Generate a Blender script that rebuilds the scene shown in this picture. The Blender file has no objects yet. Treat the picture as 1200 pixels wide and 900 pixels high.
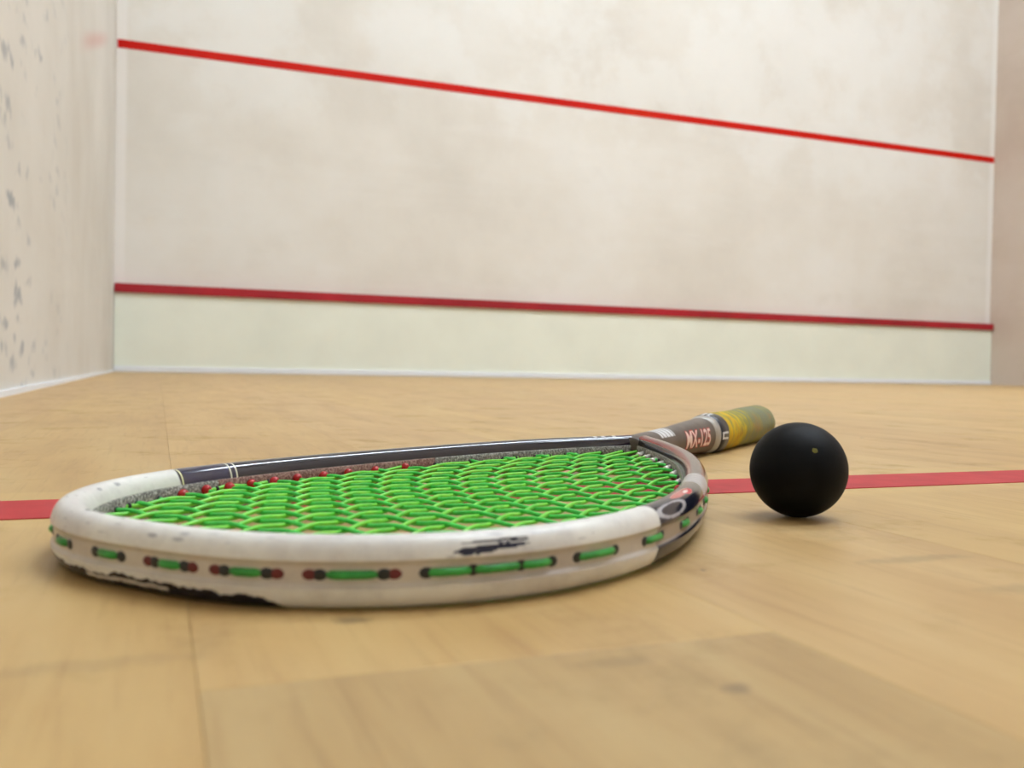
import bpy, bmesh, math, random
import numpy as np
from mathutils import Matrix, Vector
random.seed(7); np.random.seed(7)
scene = bpy.context.scene
col = scene.collection

# ------------------------------------------------------------------ camera
F_PX = 1074.3                       # focal length in pixels of a 1200 px wide frame
PITCH, ROLL, YAW, EYE = -0.01719, 0.01902, 0.36862, 0.0605
fwd = Vector((math.sin(YAW)*math.cos(PITCH), math.cos(YAW)*math.cos(PITCH), math.sin(PITCH)))
r0 = Vector((math.cos(YAW), -math.sin(YAW), 0)); u0 = r0.cross(fwd)
rt = r0*math.cos(ROLL) + u0*math.sin(ROLL); up = -r0*math.sin(ROLL) + u0*math.cos(ROLL)
cd = bpy.data.cameras.new('camera'); cam = bpy.data.objects.new('camera', cd); col.objects.link(cam)
M3 = Matrix((rt, up, -fwd)).transposed()
cam.matrix_world = Matrix.Translation((0, 0, EYE)) @ M3.to_4x4()
cd.sensor_fit = 'HORIZONTAL'; cd.sensor_width = 36; cd.lens = 36*F_PX/1200
cd.clip_start = .005; cd.clip_end = 60
cd.dof.use_dof = True; cd.dof.focus_distance = .47; cd.dof.aperture_fstop = 15
scene.camera = cam
# ------------------------------------------------------------------ world, exposure
w = bpy.data.worlds.new('world'); scene.world = w; w.use_nodes = True
w.node_tree.nodes['Background'].inputs[0].default_value = (.9, .92, 1, 1)
w.node_tree.nodes['Background'].inputs[1].default_value = .2
vs = scene.view_settings
vs.view_transform = 'Standard'; vs.look = 'None'; vs.gamma = 1; vs.use_curve_mapping = False
vs.exposure = 0.0
LAMP = 60.0                         # strength of the ceiling lamps' diffusers

# court, metres: x along the front wall, y towards it, camera above (0,0)
XL, XR, YF, YB, ZC = -.232, 6.252, 5.519, -4.2, 5.6

# ------------------------------------------------------------------ helpers
def lin(r, g, b):
    f = lambda c: (c/255/12.92 if c/255 <= .04045 else ((c/255+.055)/1.055)**2.4)
    return (f(r), f(g), f(b), 1)
def mesh_obj(name, verts, faces, mat=None, parent=None, smooth=False):
    me = bpy.data.meshes.new(name)
    me.from_pydata([tuple(v) for v in verts], [], faces); me.update()
    if smooth: me.polygons.foreach_set('use_smooth', [True]*len(me.polygons))
    o = bpy.data.objects.new(name, me); col.objects.link(o)
    if mat: me.materials.append(mat)
    if parent: o.parent = parent
    return o
def tag(o, label=None, cat=None, group=None, kind=None):
    for k, v in (('label', label), ('category', cat), ('group', group), ('kind', kind)):
        if v: o[k] = v
    return o
def box(name, a, b, mat, parent=None, bevel=0):
    bm = bmesh.new(); bmesh.ops.create_cube(bm, size=1)
    for v in bm.verts:
        v.co = Vector([(a[i]+b[i])/2 + v.co[i]*(b[i]-a[i]) for i in range(3)])
    if bevel: bmesh.ops.bevel(bm, geom=bm.edges[:], offset=bevel, segments=2, affect='EDGES')
    me = bpy.data.meshes.new(name); bm.to_mesh(me); bm.free()
    o = bpy.data.objects.new(name, me); col.objects.link(o); me.materials.append(mat)
    if parent: o.parent = parent
    return o
def loft(rings, close=True, caps=True):
    n = len(rings[0]); V = [p for r in rings for p in r]; Fc = []
    for i in range(len(rings)-1):
        for j in range(n if close else n-1):
            k = (j+1) % n
            Fc.append((i*n+j, i*n+k, (i+1)*n+k, (i+1)*n+j))
    if caps:
        Fc.append(tuple(range(n-1, -1, -1))); Fc.append(tuple((len(rings)-1)*n+j for j in range(n)))
    return V, Fc
def tube(pts, r, sides=8):
    pts = [Vector(p) for p in pts]; rings = []
    for i, p in enumerate(pts):
        t = (pts[min(i+1, len(pts)-1)] - pts[max(i-1, 0)]).normalized()
        a = t.cross(Vector((0, 0, 1))).normalized(); b = a.cross(t)
        rr = r[i] if isinstance(r, (list, tuple)) else r
        rings.append([p + a*rr*math.cos(2*math.pi*j/sides) + b*rr*math.sin(2*math.pi*j/sides) for j in range(sides)])
    return loft(rings)

class NT:
    """small node-tree builder"""
    def __init__(s, name):
        s.m = bpy.data.materials.new(name); s.m.use_nodes = True; s.t = s.m.node_tree
        s.p = s.t.nodes['Principled BSDF']
    def n(s, typ, **kw):
        nd = s.t.nodes.new(typ)
        for k, v in kw.items():
            if k.startswith('i_'):
                key = k[2:]; nd.inputs[int(key) if key.isdigit() else key].default_value = v
            else: setattr(nd, k, v)
        return nd
    def l(s, a, b): s.t.links.new(a, b)
    def math(s, op, a, b=None, clamp=False):
        nd = s.n('ShaderNodeMath', operation=op, use_clamp=clamp)
        for i, x in enumerate((a, b)):
            if x is None: continue
            if hasattr(x, 'is_output'): s.l(x, nd.inputs[i])
            else: nd.inputs[i].default_value = x
        return nd.outputs[0]
    def coords(s, kind='pos', scale=(1, 1, 1), loc=(0, 0, 0)):
        if kind == 'pos': src = s.n('ShaderNodeNewGeometry').outputs['Position']
        else: src = s.n('ShaderNodeTexCoord').outputs[kind]
        mp = s.n('ShaderNodeMapping'); s.l(src, mp.inputs[0])
        mp.inputs['Scale'].default_value = scale; mp.inputs['Location'].default_value = loc
        return mp.outputs[0]
    def noise(s, vec, scale, detail=4, rough=.55, out='Fac'):
        nd = s.n('ShaderNodeTexNoise'); s.l(vec, nd.inputs['Vector'])
        nd.inputs['Scale'].default_value = scale; nd.inputs['Detail'].default_value = detail
        nd.inputs['Roughness'].default_value = rough
        return nd.outputs[out]
    def ramp(s, fac, *stops):
        nd = s.n('ShaderNodeValToRGB'); s.l(fac, nd.inputs[0]); e = nd.color_ramp.elements
        while len(e) < len(stops): e.new(.5)
        for el, (p, c) in zip(e, stops):
            el.position = p; el.color = c if len(c) == 4 else (*c, 1)
        return nd.outputs[0]
    def step(s, fac, a, b):
        nd = s.n('ShaderNodeMapRange', interpolation_type='SMOOTHSTEP'); s.l(fac, nd.inputs[0])
        nd.inputs[1].default_value = a; nd.inputs[2].default_value = b
        return nd.outputs[0]
    def mix(s, fac, a, b, mode='MIX'):
        nd = s.n('ShaderNodeMix', data_type='RGBA', blend_type=mode)
        for sock, x in ((nd.inputs[0], fac), (nd.inputs[6], a), (nd.inputs[7], b)):
            if hasattr(x, 'is_output'): s.l(x, sock)
            else: sock.default_value = x
        return nd.outputs[2]
    def bump(s, h, strength=.2, dist=.001):
        nd = s.n('ShaderNodeBump'); s.l(h, nd.inputs['Height'])
        nd.inputs['Strength'].default_value = strength; nd.inputs['Distance'].default_value = dist
        s.l(nd.outputs[0], s.p.inputs['Normal'])
    def done(s, colr=None, rough=.5, spec=.5, metal=0, coat=0):
        if colr is not None:
            if hasattr(colr, 'is_output'): s.l(colr, s.p.inputs['Base Color'])
            else: s.p.inputs['Base Color'].default_value = colr
        if hasattr(rough, 'is_output'): s.l(rough, s.p.inputs['Roughness'])
        else: s.p.inputs['Roughness'].default_value = rough
        s.p.inputs['Specular IOR Level'].default_value = spec
        s.p.inputs['Metallic'].default_value = metal
        s.p.inputs['Coat Weight'].default_value = coat
        return s.m
def sep(t, vec):
    nd = t.n('ShaderNodeSeparateXYZ'); t.l(vec, nd.inputs[0]); return nd.outputs
def plain(name, colr, rough=.5, spec=.5, metal=0, var=.12, scale=200, coat=0):
    t = NT(name); nz = t.noise(t.coords(), scale)
    d = tuple(c*(1-var) for c in colr[:3]) + (1,); h = tuple(min(1, c*(1+var)) for c in colr[:3]) + (1,)
    return t.done(t.ramp(nz, (.3, d), (.7, h)), rough, spec, metal, coat)

# ------------------------------------------------------------------ materials of the court
def wall_material(name, base, light, dark, marks=None, strips=False):
    t = NT(name); P = t.coords()
    c = t.ramp(t.noise(P, .9, 5, .6), (.33, dark), (.5, base), (.68, light))
    st = t.coords(scale=(.5, .5, 3.5))
    c = t.mix(t.math('MULTIPLY', t.step(t.noise(st, 1.6, 5, .65), .48, .72), .35), c, light)
    # smoky smudges left by the balls
    c = t.mix(t.math('MULTIPLY', t.step(t.noise(t.coords(scale=(1, 1, 1.6), loc=(3, 1, 7)), 3.2, 6, .62), .52, .75), .28), c, dark)
    X, Y, Z = sep(t, t.n('ShaderNodeNewGeometry').outputs['Position'])
    if strips:      # newer paint in both corners, pale repair patches in the plaster above the line
        d = t.math('MINIMUM', t.math('SUBTRACT', X, XL), t.math('SUBTRACT', XR, X))
        c = t.mix(t.math('MULTIPLY', t.math('SUBTRACT', 1, t.step(d, .04, .065)), .75), c, lin(238, 234, 230))
        zn = t.math('ADD', Z, t.math('MULTIPLY', t.noise(P, 2.4, 5, .6), .9))
        pt = t.math('MULTIPLY', t.step(zn, 1.75, 2.15), t.step(t.noise(t.coords(loc=(5, 0, 2)), 1.7, 5, .6), .42, .56))
        c = t.mix(t.math('MULTIPLY', pt, .5), c, lin(236, 235, 231))
    if marks:       # blue-grey ball marks on the side wall
        vo = t.n('ShaderNodeTexVoronoi'); vo.inputs['Scale'].default_value = 26
        ds = t.n('ShaderNodeVectorMath', operation='ADD')
        t.l(t.coords(scale=(1, .26, .8)), ds.inputs[0])
        wob = t.n('ShaderNodeVectorMath', operation='SCALE'); wob.inputs['Scale'].default_value = .06
        t.l(t.noise(P, 11, 3, .6, 'Color'), wob.inputs[0]); t.l(wob.outputs[0], ds.inputs[1])
        t.l(ds.outputs[0], vo.inputs['Vector'])
        spot = t.math('SUBTRACT', 1, t.step(vo.outputs['Distance'], .10, .40))
        zone = t.math('MULTIPLY', t.step(t.noise(t.coords(loc=(0, 1, 4)), 2.6, 3, .6), .40, .56),
                      t.math('SUBTRACT', 1, t.step(Y, 1.7, 3.0)))
        c = t.mix(t.math('MULTIPLY', t.math('MULTIPLY', spot, zone), .6), c, marks)
        # a faint red smear where the line paint was wiped round the corner
        dz = t.math('ABSOLUTE', t.math('SUBTRACT', Z, t.math('MULTIPLY', Y, .332)))
        sm = t.math('MULTIPLY', t.math('SUBTRACT', 1, t.step(dz, .0, .05)),
                    t.math('MULTIPLY', t.step(Y, 2.9, 3.6), t.math('SUBTRACT', 1, t.step(Y, 3.9, 5.0))))
        c = t.mix(t.math('MULTIPLY', sm, .30), c, lin(205, 90, 80))
    t.bump(t.noise(P, 60, 5, .6), .25, .003)
    return t.done(c, .75, .25)
M_front = wall_material('plaster_front', lin(227, 222, 213), lin(233, 230, 224), lin(218, 212, 202), strips=True)
M_left = wall_material('plaster_side', lin(216, 213, 206), lin(224, 221, 215), lin(206, 201, 192), marks=lin(112, 124, 140))
M_right = wall_material('plaster_right', lin(208, 192, 178), lin(214, 200, 188), lin(198, 180, 165))
M_ceil = plain('ceiling_paint', lin(235, 235, 232), .8, .2, scale=2, var=.03)
M_tin = plain('tin_paint', lin(236, 240, 227), .5, .4, scale=3, var=.035)
M_white = plain('white_trim_paint', lin(236, 240, 246), .5, .4, scale=8, var=.02)
M_redrail = plain('tin_rail_red', lin(168, 26, 40), .45, .4, scale=3, var=.18)
def red_line_material():
    t = NT('service_line_red'); P = t.coords()
    c = t.ramp(t.noise(P, 2.5, 4), (.3, lin(194, 18, 9)), (.6, lin(202, 28, 12)), (.8, lin(204, 54, 18)))
    return t.done(c, .6, .15)
M_line = red_line_material()

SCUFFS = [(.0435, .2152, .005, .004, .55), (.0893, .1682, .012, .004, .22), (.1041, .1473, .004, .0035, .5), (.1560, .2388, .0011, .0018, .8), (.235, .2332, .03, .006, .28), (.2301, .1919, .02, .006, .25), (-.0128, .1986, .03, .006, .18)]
def board_material():
    t = NT('maple_board'); oi = t.n('ShaderNodeObjectInfo')
    off = t.n('ShaderNodeVectorMath', operation='ADD')
    t.l(t.coords(), off.inputs[0])
    rv = t.n('ShaderNodeCombineXYZ'); t.l(t.math('MULTIPLY', oi.outputs['Random'], 37.0), rv.inputs[0])
    t.l(t.math('MULTIPLY', oi.outputs['Random'], 91.0), rv.inputs[1]); t.l(rv.outputs[0], off.inputs[1])
    def st(sc):
        mp = t.n('ShaderNodeMapping'); t.l(off.outputs[0], mp.inputs[0]); mp.inputs['Scale'].default_value = sc
        return mp.outputs[0]
    grain = t.noise(st((60, 3.5, 1)), 4, 6, .62)
    fig = t.noise(st((9, 1.6, 1)), 3, 5, .6)
    c = t.ramp(fig, (.28, lin(174, 139, 90)), (.5, lin(189, 156, 104)), (.72, lin(198, 168, 116)))
    c = t.mix(t.math('MULTIPLY', t.step(grain, .48, .72), .30), c, lin(150, 113, 70))
    # scuffs: greyish rubbed areas and small dark specks
    wear = t.step(t.noise(t.coords(loc=(2, 5, 0)), 16, 6, .68), .52, .74)
    c = t.mix(t.math('MULTIPLY', wear, .38), c, lin(150, 130, 100))
    sp = t.n('ShaderNodeTexVoronoi'); sp.inputs['Scale'].default_value = 26; t.l(t.coords(), sp.inputs['Vector'])
    spk = t.math('MULTIPLY', t.math('SUBTRACT', 1, t.step(sp.outputs['Distance'], .03, .085)),
                 t.step(t.noise(t.coords(loc=(9, 3, 1)), 20, 2), .5, .6))
    c = t.mix(t.math('MULTIPLY', spk, .6), c, lin(104, 84, 62))
    X, Y, Z = sep(t, t.n('ShaderNodeNewGeometry').outputs['Position'])
    # cleaner varnish beside the painted line, where tape once lay
    cl = t.math('MULTIPLY', t.step(Y, .36, .375), t.math('SUBTRACT', 1, t.step(Y, .462, .468)))
    c = t.mix(t.math('MULTIPLY', cl, .35), c, lin(206, 176, 116))
    c = t.mix(1.0, c, oi.outputs['Color'], 'MULTIPLY')
    # rubber scuffs near the racket
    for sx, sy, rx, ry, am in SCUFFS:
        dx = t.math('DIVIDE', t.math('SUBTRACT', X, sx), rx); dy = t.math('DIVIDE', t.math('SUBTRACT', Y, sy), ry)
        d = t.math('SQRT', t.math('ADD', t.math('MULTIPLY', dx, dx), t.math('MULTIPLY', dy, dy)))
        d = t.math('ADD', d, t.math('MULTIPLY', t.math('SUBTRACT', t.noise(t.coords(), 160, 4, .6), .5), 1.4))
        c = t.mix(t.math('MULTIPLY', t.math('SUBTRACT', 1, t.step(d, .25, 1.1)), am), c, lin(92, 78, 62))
    t.bump(grain, .05, .0004)
    return t.done(c, t.ramp(wear, (0, (.40,)*3), (1, (.62,)*3)), .26)
M_board = board_material()
M_joint = plain('subfloor_dark', lin(140, 104, 64), .9, .1, scale=30)
def floor_line_material():
    t = NT('floor_line_paint'); P = t.coords()
    c = t.ramp(t.noise(P, 26, 6, .65), (.3, lin(160, 36, 42)), (.55, lin(182, 48, 54)), (.75, lin(190, 64, 66)))
    return t.done(c, .55, .2)
M_fline = floor_line_material()

# ------------------------------------------------------------------ room shell
tag(box('wall_front', (XL-.2, YF, -.05), (XR+.2, YF+.2, ZC), M_front), kind='structure')
tag(box('wall_left', (XL-.2, YB, -.05), (XL, YF, ZC), M_left), kind='structure')
tag(box('wall_right', (XR, YB, -.05), (XR+.2, YF, ZC), M_right), kind='structure')
tag(box('wall_back', (XL-.2, YB-.2, -.05), (XR+.2, YB, ZC), M_front), kind='structure')
tag(box('ceiling', (XL-.2, YB-.2, ZC), (XR+.2, YF+.2, ZC+.1), M_ceil), kind='structure')
floor = tag(box('floor', (XL, YB, -.06), (XR, YF, -.012), M_joint), kind='structure')

# floor boards, each its own piece, running towards the front wall
BW, SEAM = .1278, .0075
def board_mesh():
    bm = bmesh.new(); bmesh.ops.create_cube(bm, size=1)
    for v in bm.verts: v.co = Vector((v.co.x*(BW-.00008), v.co.y, v.co.z*.012-.006))
    top = [e for e in bm.edges if all(v.co.z > -.001 for v in e.verts)]
    bmesh.ops.bevel(bm, geom=top, offset=.0001, segments=1, affect='EDGES')
    me = bpy.data.meshes.new('floor_board'); bm.to_mesh(me); bm.free(); me.materials.append(M_board); return me
bmsh = board_mesh()
k = math.ceil((XL-SEAM)/BW)
edges = [XL] + [SEAM+BW*i for i in range(k, k+60) if XL+.02 < SEAM+BW*i < XR-.02] + [XR]
for a, b in zip(edges[:-1], edges[1:]):
    y = YB; cuts = [YB]
    main = abs(a-SEAM) < .01
    y += random.uniform(.9, 2.1)
    while y < YF-.7:
        cuts.append(y); y += random.uniform(1.7, 2.5)
    cuts.append(YF)
    if main: cuts = [YB, -1.9, .1770, 2.15, 4.1, YF]
    elif -.13 < a < .6:
        cuts = [c for c in cuts if not -.25 < c < 1.2]     # no joint shows on these boards near the lens
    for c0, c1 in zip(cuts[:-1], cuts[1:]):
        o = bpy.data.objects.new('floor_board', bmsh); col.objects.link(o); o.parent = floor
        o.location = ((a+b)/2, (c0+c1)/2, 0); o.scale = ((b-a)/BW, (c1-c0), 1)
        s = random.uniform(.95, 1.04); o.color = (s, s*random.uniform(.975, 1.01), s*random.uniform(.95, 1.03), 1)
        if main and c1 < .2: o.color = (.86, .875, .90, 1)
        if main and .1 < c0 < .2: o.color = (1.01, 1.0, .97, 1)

# painted lines
LY = .4124
tag(box('trim_1', (XL+.001, LY-.025, -.0002), (XR-.001, LY+.025, .0004), M_fline),
    'faded red short line painted across the wooden floor', kind='structure')
tag(box('trim_2', (XL+.004, YF-.003, 1.782), (XR-.004, YF, 1.828), M_line),
    'bright red service line high on the front wall', kind='structure')
tag(box('baseboard_left', (XL, YB, 0), (XL+.006, YF-.05, .010), M_white), kind='structure')
tag(box('baseboard_right', (XR-.008, YB, 0), (XR, YF-.05, .018), M_right), kind='structure')
tin = bpy.data.objects.new('tin_board', None); col.objects.link(tin); tin.location = ((XL+XR)/2, YF, 0)
tag(tin, 'pale cream tin board with red top rail along foot of front wall', 'tin board')
def tinpart(name, z0, z1, th, mat, bev=0):
    hw = (XR-XL)/2 - .003
    return box(name, (-hw, -th, z0), (hw, -.0005, z1), mat, tin, bev)
tinpart('panel', .03, .438, .022, M_tin)
tinpart('top_rail', .438, .488, .042, M_redrail, .004)['label'] = 'dark red rail'
tinpart('foot_strip', .0, .032, .034, M_white, .003)['label'] = 'white foot strip'

# ceiling lamps: real fixtures with lit diffusers
M_house = plain('lamp_housing_paint', lin(225, 225, 225), .5, scale=4, var=.02)
def emit(name, c, s):
    t = NT(name); t.p.inputs['Base Color'].default_value = (.9, .9, .9, 1)
    t.p.inputs['Emission Color'].default_value = c; t.p.inputs['Emission Strength'].default_value = s
    return t.m
M_diff = emit('lamp_diffuser_lit', (.80, .90, 1, 1), LAMP)
for ix, x in enumerate((1.9, 4.1)):
    for iy, y in enumerate((.0, 2.3)):
        e = bpy.data.objects.new('ceiling_lamp', None); col.objects.link(e); e.location = (x, y, ZC)
        tag(e, 'long lit ceiling lamp ' + ('nearer the front wall, ' if iy else 'farther from the front wall, ') + ('towards the ball-marked side wall' if ix == 0 else 'towards the pinkish side wall'), 'ceiling lamp', 'ceiling lamps above the court')
        box('housing', (-.95, -.17, -.10), (.95, .17, 0), M_house, e, .01)
        box('diffuser', (-.9, -.14, -.125), (.9, .14, -.099), M_diff, e, .004)

# ------------------------------------------------------------------ the racket
RX, RY, RTH, TILT = -.00169, .25913, .70580, .0094
racket = bpy.data.objects.new('squash_racket', None); col.objects.link(racket)
racket.location = (RX, RY, 0); racket.rotation_euler = (0, -TILT, RTH)
tag(racket, 'worn squash racket with white and black frame, green strings and yellow grip, lying flat', 'racket')
ZM = .0092          # height of the frame's middle plane at the tip
FA, FB = .0055, .0090
def head_curve(n=4000):
    L, Wd, p, k1, k2, k3, k4, m1, m2 = .384755, .129353, .744793, .959521, -.281558, .058698, -.072198, -.010137, -.001744
    ph = np.linspace(0, 2*np.pi, n+1); c, s = np.cos(ph), np.sin(ph)
    return np.stack([L/2*(1-c), Wd/2*np.sign(s)*np.abs(s)**p*(1+k1*c+k2*np.cos(2*ph)+k3*np.cos(3*ph)+k4*np.cos(4*ph)) + s*s*(m1+m2*c)], 1)
HC = head_curve()
arc = np.r_[0, np.cumsum(np.hypot(*np.diff(HC, axis=0).T))]; TOT = arc[-1]
def at_arc(s):              # s signed from the tip: + along the near side (y<0), - along the far side
    a = np.mod(-np.asarray(s, float), TOT)
    return np.stack([np.interp(a, arc, HC[:, 0]), np.interp(a, arc, HC[:, 1])], -1)
def out_normal(s):
    e = .0015; d = at_arc(np.asarray(s)+e) - at_arc(np.asarray(s)-e)
    d /= np.linalg.norm(d, axis=-1, keepdims=True)
    return np.stack([d[..., 1], -d[..., 0]], -1)*1.0     # travelling +s the outside is on this side
XEND = .356
sgrid = np.linspace(0, TOT/2, 4000)
S_END = sgrid[np.argmax(at_arc(sgrid)[:, 0] > XEND)]; S_FAR = -sgrid[np.argmax(at_arc(-sgrid)[:, 0] > XEND)]
def s_of_x(x, side):        # signed arc at which the centre line passes local x; side +1 near (y<0), -1 far
    xs = at_arc(side*sgrid)[:, 0]; return side*float(np.interp(x, np.maximum.accumulate(xs), sgrid))
# check orientation of the normal
if (out_normal(.2)[1]*at_arc(.2)[1]) < 0:
    _on = out_normal
    out_normal = lambda s: -_on(s)

def smooth(x, a, b):
    t = np.clip((x-a)/(b-a), 0, 1); return t*t*(3-2*t)
def wob(x, seed, f):        # cheap 1-d noise in -1..1
    return (np.sin(x*f+seed)+np.sin(x*f*2.3+seed*2.1)*.6+np.sin(x*f*5.1+seed*3.7)*.4+np.sin(x*f*11.7+seed*.7)*.25)/2.25
def srgb(*c): return np.array(lin(*c)[:3])

def build_frame():
    NS, NT_ = 2300, 140
    s = np.linspace(S_FAR, S_END, NS); C = at_arc(s); N = out_normal(s)
    t = np.linspace(0, 2*np.pi, NT_, endpoint=False)
    ct, st = np.cos(t), np.sin(t)
    n = FA*np.sign(ct)*np.abs(ct)**.78; z = FB*np.sign(st)*np.abs(st)**.86
    groove = (ct > 0)*(1-smooth(np.abs(z), .0021, .0034))
    n = n - groove*.0011
    V = np.zeros((NS, NT_, 3))
    V[..., 0] = C[:, None, 0] + N[:, None, 0]*n; V[..., 1] = C[:, None, 1] + N[:, None, 1]*n
    V[..., 2] = ZM + z[None, :]
    S, T = np.meshgrid(s, t, indexing='ij'); Z = np.broadcast_to(z, S.shape); X = np.broadcast_to(C[:, :1], S.shape)
    NN = np.broadcast_to(n, S.shape)
    near = S > 0
    deg = np.degrees(np.where(T > np.pi, T-2*np.pi, T))      # 0 outside, 90 top, 180 inside
    white, dark, grey = srgb(232, 231, 226), srgb(26, 28, 44), srgb(112, 103, 98)
    colr = np.zeros(S.shape+(3,)); colr[:] = dark
    def put(mask, c):
        m = np.clip(mask, 0, 1)[..., None]; colr[:] = colr*(1-m) + np.asarray(c)*m
    # throat arms of the near side: grey with two red lines, black under side
    v = near & (X > .150)
    put(smooth(X, .146, .152)*near*(Z > .0030)*(NN < .0046), grey)
    put(v*(np.abs(NN+.0030) < .0009)*(Z > .003)*(X > .192), srgb(140, 12, 16))
    put(v*(NN < -.0040)*(Z > .003)*(X > .192), srgb(50, 44, 44))
    put(v*(np.abs(NN-.0032) < .0009)*(Z > .003)*(X > .19), srgb(130, 20, 24))
    put((~near)*(X > .335)*(Z > .003)*(np.abs(NN-.001) < .0022), srgb(150, 36, 36))
    # silver panel with hair lines
    pm = near*(X > .164)*(X < .190)*(Z > .004)
    put(pm, srgb(196, 192, 190)); put(pm*(np.mod(X, .0052) < .0011), srgb(150, 146, 146))
    # oval ring and red pill on the black part
    def ell(x0, d0, dx, dd): return np.sqrt(((X-x0)/dx)**2 + ((deg-d0)/dd)**2)
    e = ell(.1135, 47, .0125, 19); put(near*(np.abs(e-1) < .17), srgb(176, 176, 182))
    e = ell(.1330, 80, .0140, 13); put(near*(e < 1)*1.0, srgb(196, 96, 92))
    e = ell(.1420, 70, .0055, 12); put(near*(e < 1)*1.0, srgb(205, 30, 56)); e = ell(.1390, 76, .0035, 5); put(near*(e < 1)*1.0, srgb(240, 220, 215))
    # outside channel, beige dirt on plastic
    ch = (np.abs(Z) < .0036)*(NN > 0)
    put((np.abs(Z) < .0028)*(NN > 0), srgb(158, 146, 136))
    # inside wall
    put((NN < -.0043)*(np.abs(Z) < .0034), srgb(140, 134, 126))
    # white head end
    xb = np.where(near, .0985, .0815) + .0012*np.sin(np.radians(deg)*2)
    wz = 1-smooth(X, xb-.0004, xb+.0004)
    put(wz, white)
    put(wz*ch, srgb(206, 198, 186)); put(wz*(NN < -.0043)*(np.abs(Z) < .0034), srgb(170, 162, 150))
    put((~near)*(np.abs(X-.0820) < .0003)*(Z > -.002), srgb(225, 224, 170))
    # rings on the far black side
    for xr in (.1073, .1104): put((~near)*(np.abs(X-xr) < .00045)*(Z > 0), srgb(232, 228, 205))
    put((~near)*(X > .083)*(X < .110)*(Z > 0)*(np.abs(X-.1073) > .0005)*.5, srgb(34, 36, 84))
    for xd in (.331, .336, .343): put((~near)*(np.abs(X-xd) < .0012)*(np.abs(NN+.001) < .0014)*(Z > 0), srgb(220, 220, 220))
    # paint worn off the rubbing edge: black below with a ragged upper limit
    zl = -.0049 + .0010*wob(S, 1.3, 130) + .0006*wob(S, 4.1, 420)
    zl = zl - .006*smooth(S, .032, .050) - .006*smooth(-S, .085, .105)
    put((Z < zl)*wz*(NN > -.004), srgb(20, 18, 34))
    chip = (np.abs(Z+.0063-.0004*wob(S, 2, 200)) < .00055)*(S > -.02)*(S < .012); put(chip, srgb(206, 200, 190))
    # the long black scrape on the upper lobe
    q = (S-.0825)/.0215
    for d0, th, a, b in ((31, 6.5, 0., .6), (34, 5., .2, 1.0), (48, 2.6, .12, .95), (42, 2.0, .5, 1.0)):
        put((q > a)*(q < b)*(np.abs(deg-d0-5*(q-.4)-1.2*wob(q, d0, 4)) < th*(1+.35*wob(q, d0*2, 6))*np.minimum(1, 4*np.minimum(q-a, b-q)/(b-a)+.15)), srgb(24, 24, 48))
    # small bruises on the white
    rng = np.random.RandomState(5)
    for sc, dg, rs, rd, m in [(-.030, 104, .0030, 14, .9), (-.0225, 108, .0022, 12, .9), (-.0145, 108, .0020, 11, .8), (.006, 46, .0020, 6, .5), (.0145, 44, .0022, 6, .45), (-.096, 120, .0022, 12, .5), (-.083, 118, .002, 10, .5), (-.060, 82, .0022, 6, .45),
                              (-.074, 70, .003, 6, .4), (.030, 102, .0016, 6, .5), (.040, 104, .0012, 5, .5), (.016, 60, .0018, 9, .35), (-.012, 90, .003, 6, .4),
                              (.094, 66, .003, 5, .35), (.109, 58, .006, 3, .3)]:
        ee = np.sqrt(((S-sc)/rs)**2+((deg-dg)/rd)**2) + .25*wob(S*1000+deg*.2, sc*300, 1.0)
        put((1-smooth(ee, .5, 1.1))*m, srgb(58, 60, 92))
    for _ in range(46):
        sc, dg = rng.uniform(-.13, .135), rng.uniform(20, 120)
        ee = np.sqrt(((S-sc)/rng.uniform(.0006, .0022))**2+((deg-dg)/rng.uniform(2, 5))**2)
        put((1-smooth(ee, .4, 1.1))*wz*.35, srgb(90, 86, 96))
    F_ = []
    for i in range(NS-1):
        b0 = i*NT_
        for j in range(NT_):
            k2 = (j+1) % NT_
            F_.append((b0+j, b0+k2, b0+NT_+k2, b0+NT_+j))
    F_.append(tuple(range(NT_-1, -1, -1))); F_.append(tuple((NS-1)*NT_+j for j in range(NT_)))
    me = bpy.data.meshes.new('frame'); me.from_pydata(V.reshape(-1, 3).tolist(), [], F_); me.update()
    me.polygons.foreach_set('use_smooth', [True]*len(me.polygons))
    at = me.color_attributes.new('paint', 'FLOAT_COLOR', 'POINT')
    rgba = np.ones((NS*NT_, 4), 'f'); rgba[:, :3] = colr.reshape(-1, 3)
    gloss = np.where(near & (X > .146), .16, np.where(X < xb, .45, np.where(near, .4, 1.0)))
    rgba[:, 3] = gloss.reshape(-1); at.data.foreach_set('color', rgba.ravel())
    t_ = NT('frame_paint'); a = t_.n('ShaderNodeVertexColor', layer_name='paint')
    P = t_.coords('Object')
    d1 = t_.step(t_.noise(P, 130, 6, .7), .45, .75); d2 = t_.step(t_.noise(P, 28, 5, .6), .42, .7)
    bw = t_.n('ShaderNodeRGBToBW'); t_.l(a.outputs[0], bw.inputs[0]); lt = t_.step(bw.outputs[0], .12, .5)
    c = t_.mix(t_.math('MULTIPLY', t_.math('MULTIPLY', d2, lt), .36), a.outputs[0], lin(154, 140, 144))
    c = t_.mix(t_.math('MULTIPLY', t_.math('MULTIPLY', d1, lt), .16), c, lin(110, 100, 104))
    me.materials.append(t_.done(c, t_.math('ADD', t_.math('ADD', t_.math('MULTIPLY', lt, .18), t_.math('MULTIPLY', t_.math('MULTIPLY', d1, lt), .1)), .11), .5, coat=0))
    t_.l(a.outputs['Alpha'], t_.p.inputs['Specular IOR Level'])
    me.validate()
    o = bpy.data.objects.new('frame', me); col.objects.link(o); o.parent = racket
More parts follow.
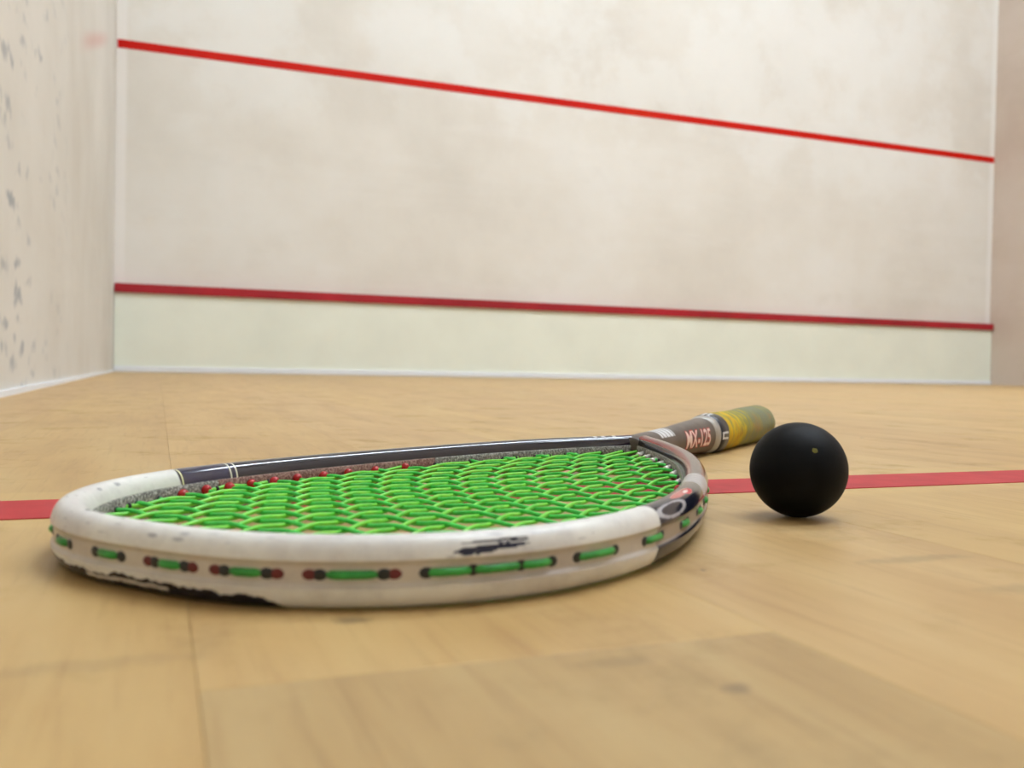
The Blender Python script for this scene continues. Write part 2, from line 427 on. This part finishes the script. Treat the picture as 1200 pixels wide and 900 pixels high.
    bm = bmesh.new(); bm.from_mesh(me); bmesh.ops.recalc_face_normals(bm, faces=bm.faces); bm.to_mesh(me); bm.free()
    return o
frame = build_frame()

def speckle(name, base, a, b):
    t = NT(name); P = t.coords('Object')
    c = t.ramp(t.noise(P, 900, 3, .7), (.35, a), (.5, base), (.65, b))
    return t.done(c, .7, .3)
M_strip = speckle('strip_plastic', lin(128, 124, 118), lin(74, 70, 66), lin(186, 184, 176))
M_stripred = speckle('strip_plastic_reddish', lin(138, 104, 94), lin(98, 66, 58), lin(172, 144, 132))
def strip(name, s0, s1, mat):
    n = max(8, int(abs(s1-s0)/.002)); ss = np.linspace(s0, s1, n); C = at_arc(ss); N = out_normal(ss)
    prof = [(-FA*.96, .0034), (-FA-.0003, .0030), (-FA-.0004, 0), (-FA-.0003, -.0030), (-FA*.96, -.0034), (-FA*.8, -.0030), (-FA*.8, .0030)]
    rings = [[(c[0]+m[0]*p, c[1]+m[1]*p, ZM+zz) for p, zz in prof] for c, m in zip(C, N)]
    V, Fc = loft(rings); return mesh_obj(name, V, Fc, mat, racket, True)
sb0, sb1 = s_of_x(.10, -1), s_of_x(.222, -1)
strip('grommet_strip', S_FAR+.004, sb1, M_strip)
strip('grommet_strip', sb1, sb0, M_stripred)['label'] = 'reddish section of the grommet strip'
strip('grommet_strip', sb0, S_END-.004, M_strip)

# --- strings
def string_mat(name, a, b):
    t = NT(name); P = t.coords('Object')
    c = t.ramp(t.noise(P, 160, 4, .6), (.35, a), (.65, b))
    t.p.inputs['Subsurface Weight'].default_value = .0
    return t.done(c, .35, .5)
M_sgreen = string_mat('string_green', lin(46, 198, 68), lin(80, 222, 92))
M_sshade = string_mat('string_shaded_green', lin(34, 136, 50), lin(56, 164, 66))  # loops' green darkened in colour to stand for the channel's shade
M_slime = string_mat('string_lime', lin(84, 204, 54), lin(132, 222, 66))
inner = np.array([at_arc(s) - out_normal(s)*(FA+.0002) for s in np.linspace(S_FAR, S_END, 3000)])
def clip_line(p, d):
    """both ends of the line p + t d inside the head's inner outline"""
    p, d = np.array(p), np.array(d); nrm = np.array([-d[1], d[0]]); side = (inner-p) @ nrm
    idx = np.where(side[:-1]*side[1:] < 0)[0]; ts = []
    for i in idx:
        f = side[i]/(side[i]-side[i+1]); ts.append(float(((inner[i]+(inner[i+1]-inner[i])*f)-p) @ d/(d @ d)))
    return (min(ts), max(ts)) if len(ts) >= 2 else None
FOC = .95
mains = []
for k in range(-8, 9):
    y0 = -.0073 + .0104*k; d = np.array([FOC-.13, 0-y0]); p = np.array([.13, y0]); cl = clip_line(p, d)
    if cl: mains.append((p + d*cl[0], p + d*cl[1], k))
cross_x = [.0195, .0310, .0435, .0560, .0685, .0803, .0926, .1042, .1157, .1275, .1396, .1537, .1674, .1830, .2008, .2201, .2428, .2646, .2858, .3060]
crosses = []
for i, x in enumerate(cross_x):
    cl = clip_line((x, 0), (0, 1))
    if cl: crosses.append((np.array([x, cl[0]]), np.array([x, cl[1]]), i))
AMP, SR = .00052, .00082
def isect(a0, a1, b0, b1):
    da, db = a1-a0, b1-b0; den = da[0]*db[1]-da[1]*db[0]
    if abs(den) < 1e-12: return None
    e = b0-a0; t = (e[0]*db[1]-e[1]*db[0])/den; u = (e[0]*da[1]-e[1]*da[0])/den
    return t if -.001 <= t <= 1.001 and -.001 <= u <= 1.001 else None
def weave(name, a, b, others, idx, sgn, mat):
    L = np.linalg.norm(b-a); knots = [(0, 0.)]
    ts = sorted((t, o[2]) for o in others for t in [isect(a, b, o[0], o[1])] if t is not None)
    for t, j in ts: knots.append((t, sgn*(1 if (idx+j) % 2 else -1)*AMP))
    knots.append((1, 0.)); kt = [q[0] for q in knots]; kz = [q[1] for q in knots]; pts = []
    nn = max(24, int(L/.0022)); ext = .004/L        # ends run into the frame
    for i in range(nn+1):
        t = -ext + (1+2*ext)*i/nn; tt = min(max(t, 0), 1)
        j = max(0, min(len(kt)-2, int(np.searchsorted(kt, tt))-1)); f = (tt-kt[j])/max(1e-9, kt[j+1]-kt[j])
        f = f*f*(3-2*f); q = a+(b-a)*t
        pts.append((q[0], q[1], ZM + kz[j]*(1-f)+kz[j+1]*f))
    V, Fc = tube(pts, SR, 8); return mesh_obj(name, V, Fc, mat, racket, True)
for a, b, i in mains: weave('main_string', a, b, crosses, i, 1, M_slime)
for a, b, i in crosses: weave('cross_string', a, b, mains, i, -1, M_sgreen)

# --- grommets: rounded collars round each string end on the inside wall
def collar_mesh(name, r, length, mat, bulb=True):
    prof = ([(0, r*.75), (length*.25, r*.98), (length*.5, r), (length*.75, r*.86), (length*.93, r*.6), (length, r*.38)]
            if bulb else [(0, r), (length*.9, r), (length, r*.85), (length, r*.55)])
    rings = [[(-x, rr*math.cos(2*math.pi*j/14), rr*math.sin(2*math.pi*j/14)) for j in range(14)] for x, rr in prof]
    V, Fc = loft(rings); me = bpy.data.meshes.new(name); me.from_pydata(V, [], Fc); me.update()
    me.polygons.foreach_set('use_smooth', [True]*len(me.polygons)); me.materials.append(mat); return me
M_red = plain('grommet_red', lin(176, 22, 26), .35, .5, scale=900, var=.2)
M_dkred = plain('grommet_dark_red', lin(104, 40, 42), .5, .4, scale=900, var=.2)
M_dark = plain('grommet_dark', lin(30, 34, 36), .4, .5, scale=600, var=.25)
M_silver = plain('ferrule_silver', lin(226, 222, 212), .25, .5, metal=.35, scale=700, var=.08)
G_red, G_red2 = collar_mesh('grommet', .0025, .0034, M_red), collar_mesh('grommet', .0021, .0030, M_red)
G_dark = collar_mesh('grommet', .0012, .0016, M_dark)
G_sil = collar_mesh('ferrule', .0015, .0105, M_silver, False)
def place(me, pos, out, name='grommet', z=0):
    o = bpy.data.objects.new(name, me); col.objects.link(o); o.parent = racket
    o.location = (pos[0], pos[1], ZM+z); o.rotation_euler = (0, 0, math.atan2(out[1], out[0])); return o
for a, b, i in crosses:
    for e, o in ((a, np.array([0, -1.])), (b, np.array([0, 1.]))):
        x = e[0]; s = s_of_x(x, 1 if e[1] < 0 else -1); nrm = out_normal(s)
        if .075 < x < .21: place(G_red if i % 2 else G_red2, e, nrm, z=-.0003 if i % 2 else .0003)['label'] = 'red grommet'
        else: place(G_dark, e, nrm)
for a, b, k in mains:
    d = (b-a)/np.linalg.norm(b-a); place(G_dark, a, -d)
    if b[0] > .20 and k < 0: place(G_sil, b, d, 'ferrule')['label'] = 'silver ferrule'
    else: place(G_dark, b, d)

# --- string loops lying in the outside channel, with the grommet mouths they come out of
ZG = ZM
def loop(s0, s1, r=.0009):
    n = max(8, int(abs(s1-s0)/.0012)); ss = np.linspace(s0, s1, n); pts = []
    for i, s in enumerate(ss):
        c, m = at_arc(s), out_normal(s); e = min(i, n-1-i)
        h = FA - .0008 - (.0016 if e == 0 else .0005 if e == 1 else 0)
        pts.append((c[0]+m[0]*h, c[1]+m[1]*h, ZG))
    V, Fc = tube(pts, r, 8); return mesh_obj('string_loop', V, Fc, M_sshade, racket, True)
G_mouth = collar_mesh('grommet_mouth', .0016, .0010, M_dark); G_mred = collar_mesh('grommet_mouth', .0017, .0010, M_dkred)
LO = [(-.0620, -.0520, 0), (-.0399, -.0293, 0), (-.0159, -.0052, 0), (.0073, .0170, 1), (.0283, .0391, 1), (.0516, .0665, 1), (.0765, .0880, 2), (.0880, .1010, 2),
      (.1010, .1103, 2), (.1190, .1340, 2), (.1497, .1617, 2), (.1810, .1900, 2), (.2090, .2180, 2), (.2350, .2450, 2), (.264, .275, 2), (.293, .305, 2)]
LO += [(-b, -a, 2) for a, b, _ in LO[6:]]
for s0, s1, kind in LO:
    if kind < 2:       # string in two bites between wide mouths
        loop(s0+.0014, s1-.0014, .00115)
    else: loop(s0, s1, .00115)
    for s, sg in ((s0, -1), (s1, 1)):
        c, m = at_arc(s), out_normal(s); pos = c + m*(FA-.0016)
        o = place(G_mouth, pos, -m, 'grommet_mouth'); o.scale = (.85, 1.25, .95)
        if kind == 1:
            c, m = at_arc(s+sg*.0024), out_normal(s+sg*.0024)
            o = place(G_mred, c + m*(FA-.0018), -m, 'grommet_mouth'); o['label'] = 'dark red grommet mouth'; o.scale = (1.0, 1.25, .9)

# --- shaft, collar, band, grip
def section(x, hw, hh, n=48, e=.9, zc=0):
    return [(x, hw*math.copysign(abs(math.cos(a))**e, math.cos(a)), ZM + zc + hh*math.copysign(abs(math.sin(a))**e, math.sin(a)))
            for a in (2*math.pi*j/n for j in range(n))]
SH = [(.3490, .0060, .0060), (.3500, .0080, .0078), (.356, .0098, .0088), (.368, .0100, .0092), (.385, .0096, .0095), (.405, .0096, .0099), (.425, .0100, .0105),
      (.445, .0107, .0113), (.465, .0115, .0121), (.491, .0125, .0129)]
def sh_at(x): return (float(np.interp(x, [q[0] for q in SH], [q[1] for q in SH])), float(np.interp(x, [q[0] for q in SH], [q[2] for q in SH])))
def shaft_material():
    t = NT('shaft_lacquer'); P = t.coords('Object'); X, Y, Z = sep(t, P)
    c = t.ramp(t.noise(P, 90, 4), (.35, lin(86, 76, 70)), (.65, lin(104, 93, 85)))
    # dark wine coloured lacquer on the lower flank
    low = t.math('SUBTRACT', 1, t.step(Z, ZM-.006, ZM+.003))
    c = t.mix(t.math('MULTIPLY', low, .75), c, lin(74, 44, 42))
    # silver transfer near the throat
    m = t.math('MULTIPLY', t.math('MULTIPLY', t.step(X, .383, .385), t.math('SUBTRACT', 1, t.step(X, .408, .410))), t.step(Z, ZM+.0052, ZM+.0060))
    hl = t.step(t.math('FRACT', t.math('MULTIPLY', X, 160)), .12, .25)
    c = t.mix(t.math('MULTIPLY', m, hl), c, lin(214, 214, 216))
    return t.done(c, .35, .25)
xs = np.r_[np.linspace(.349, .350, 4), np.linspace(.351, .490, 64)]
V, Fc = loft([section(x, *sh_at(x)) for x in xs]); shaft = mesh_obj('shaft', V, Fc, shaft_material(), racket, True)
M_collar = plain('collar_silver', lin(176, 172, 166), .35, .5, metal=.2, scale=400, var=.1)
V, Fc = loft([section(x, r, r*1.02) for x, r in ((.4885, .0118), (.489, .0128), (.494, .0134), (.4985, .0139), (.499, .0132))])
mesh_obj('collar', V, Fc, M_collar, racket, True)
M_band = plain('band_black', lin(26, 28, 40), .35, .5, scale=400, var=.2)
V, Fc = loft([section(x, r, r) for x, r in ((.4980, .0132), (.4985, .0141), (.506, .0148), (.5145, .0154), (.515, .0146))])
band = mesh_obj('band', V, Fc, M_band, racket, True)
M_mark = plain('band_print_white', lin(214, 216, 220), .4, .4, scale=500, var=.08)
def band_mark(a0, a1, x0, x1):
    n = 8; rows = []
    for x in (x0, x1):
        r = float(np.interp(x, (.4985, .506, .5145), (.0141, .0148, .0154)))*1.003 + .0001
        rows.append([(x, math.cos(a0+(a1-a0)*j/n)*r, ZM+math.sin(a0+(a1-a0)*j/n)*r) for j in range(n+1)])
    V, Fc = loft(rows, close=False, caps=False); return mesh_obj('print_mark', V, Fc, M_mark, band)
for a0, a1 in ((58, 70), (76, 88), (94, 108), (113, 128), (133, 150)):
    band_mark(math.radians(a0), math.radians(a1), .5005, .5125)
for a0, a1, x0, x1 in ((170, 192, .5005, .5035), (170, 176, .5035, .5125), (186, 192, .5035, .5125), (202, 220, .502, .5115)):
    band_mark(math.radians(a0), math.radians(a1), x0, x1)

def grip_material():
    t = NT('grip_tape'); P = t.coords('Object')
    X, Y, Z = sep(t, P)
    st = t.n('ShaderNodeMapping'); t.l(P, st.inputs[0]); st.inputs['Scale'].default_value = (1, .35, .35)
    n1 = t.noise(st.outputs[0], 150, 5, .62); n2 = t.noise(P, 60, 4, .6)
    worn = t.math('ADD', t.math('MULTIPLY', t.step(X, .515, .64), .30), n1)
    c = t.ramp(worn, (.36, lin(214, 172, 22)), (.50, lin(196, 168, 40)), (.60, lin(150, 142, 62)), (.74, lin(132, 132, 92)), (.9, lin(124, 126, 104)))
    c = t.mix(t.math('MULTIPLY', t.step(n2, .5, .7), .5), c, lin(176, 120, 34))
    t.bump(t.noise(P, 700, 4, .7), .3, .0005)
    return t.done(c, .75, .25)
GR = [(.5145, .0140), (.5150, .0150), (.525, .0150), (.56, .0148), (.590, .0149), (.602, .0157), (.64, .0158), (.658, .0159), (.666, .0157), (.670, .0148), (.673, .0120), (.6738, .006)]
rings = []
for x in np.r_[np.linspace(.5145, .516, 6), np.linspace(.517, .667, 290), np.linspace(.6675, .6738, 16)]:
    r = float(np.interp(x, [g[0] for g in GR], [g[1] for g in GR])); ring = []
    for j in range(48):
        a = 2*math.pi*j/48
        ph = (x/.0105 + a/(2*math.pi)) % 1.0                 # overlapping turns of tape
        rr = r + (.00055*(ph-.5) if .518 < x < .664 else 0)
        rr *= 1 + .02*math.cos(8*a)*.4
        ring.append((x, rr*math.cos(a), ZM+rr*math.sin(a)))
    rings.append(ring)
V, Fc = loft(rings); mesh_obj('grip', V, Fc, grip_material(), racket, True)

# lettering on the shaft
def wrapped_text(body, size, x0, ang0, lift, offset, mat, name, parent, shear=.12, sx=1.0):
    cu = bpy.data.curves.new(name, 'FONT'); cu.body = body; cu.size = size; cu.offset = offset; cu.shear = shear
    cu.resolution_u = 6
    tmp = bpy.data.objects.new(name, cu); col.objects.link(tmp)
    dg = bpy.context.evaluated_depsgraph_get(); me = bpy.data.meshes.new_from_object(tmp.evaluated_get(dg))
    bpy.data.objects.remove(tmp); bm = bmesh.new(); bm.from_mesh(me)
    bmesh.ops.triangulate(bm, faces=bm.faces)
    for _ in range(4):
        long_ = [e for e in bm.edges if e.calc_length() > size*.12]
        if not long_: break
        bmesh.ops.subdivide_edges(bm, edges=long_, cuts=1); bmesh.ops.triangulate(bm, faces=bm.faces)
    for v in bm.verts:
        tx, ty = v.co.x*sx, v.co.y
        x = x0 + tx; hw, hh = sh_at(x); hm = (hw+hh)/2
        a = math.radians(ang0) - ty/hm                         # text up runs towards the top of the shaft, on the -y side
        e = .9; cx, sz = math.cos(a), math.sin(a)
        v.co = Vector((x, (hw+lift)*math.copysign(abs(cx)**e, cx), ZM+(hh+lift)*math.copysign(abs(sz)**e, sz)))
    bm.to_mesh(me); bm.free(); me.materials.append(mat)
    o = bpy.data.objects.new(name, me); col.objects.link(o); o.parent = parent; return o
M_tx = plain('letter_pale_pink', lin(236, 206, 198), .4, .4, scale=500, var=.05)
M_txr = plain('letter_outline_red', lin(172, 44, 40), .4, .4, scale=500, var=.1)
wrapped_text('MX-125', .0148, .4270, 200, .00012, .0011, M_txr, 'letter_outline', shaft, sx=1.02)['label'] = 'red outline of the lettering'
wrapped_text('MX-125', .0148, .4270, 200, .00024, .0003, M_tx, 'lettering', shaft, sx=1.02)['label'] = 'pale pink lettering MX-125'

# ------------------------------------------------------------------ the ball
BX, BY, BR = .2525, .3165, .020
ball = bpy.data.objects.new('squash_ball', None); col.objects.link(ball); ball.location = (BX, BY, 0)
tag(ball, 'black rubber squash ball with a small yellow dot, beside the racket handle', 'ball')
def rubber():
    t = NT('ball_rubber'); P = t.coords('Object')
    n = t.noise(P, 900, 4, .7); big = t.noise(P, 70, 4, .6)
    c = t.ramp(big, (.35, lin(7, 7, 9)), (.7, lin(14, 15, 18)))
    t.bump(n, .25, .0003); return t.done(c, .55, .12)
bm = bmesh.new(); bmesh.ops.create_uvsphere(bm, u_segments=96, v_segments=64, radius=BR)
view = Vector((0, 0, EYE)) - Vector((BX, BY, BR)); view.normalize()
e1 = Vector((0, 0, 1)).cross(view).normalized(); e2 = view.cross(e1)
dotdir = (view*.86 + e1*.31 + e2*.40).normalized()
for v in bm.verts:
    d = v.co.normalized(); a = d.angle(dotdir)
    seam = abs(d.dot(Vector((.25, .3, .92)).normalized()))
    v.co = d*(BR - (.00035*(1-min(1, a/.075)**2) if a < .075 else 0) - .00004*math.exp(-(seam/.012)**2))
    v.co.z += BR
    if v.co.z < .0002: v.co.z = .0002
me = bpy.data.meshes.new('shell'); bm.to_mesh(me); bm.free(); me.materials.append(rubber())
me.polygons.foreach_set('use_smooth', [True]*len(me.polygons))
o = bpy.data.objects.new('shell', me); col.objects.link(o); o.parent = ball
q1 = dotdir.cross(Vector((0, 0, 1))).normalized(); q2 = q1.cross(dotdir)
rings = []
for rr, h in ((.0013, -.0004), (.00125, -.0002), (.0009, -.00012), (.0003, -.0001)):
    rings.append([dotdir*(BR+h) + q1*rr*math.cos(2*math.pi*j/20) + q2*rr*math.sin(2*math.pi*j/20) + Vector((0, 0, BR)) for j in range(20)])
V, Fc = loft(rings); mesh_obj('dot', V, Fc, plain('dot_yellow', lin(104, 98, 28), .6, .3, scale=900, var=.3), ball, True)['label'] = 'small yellow dot'
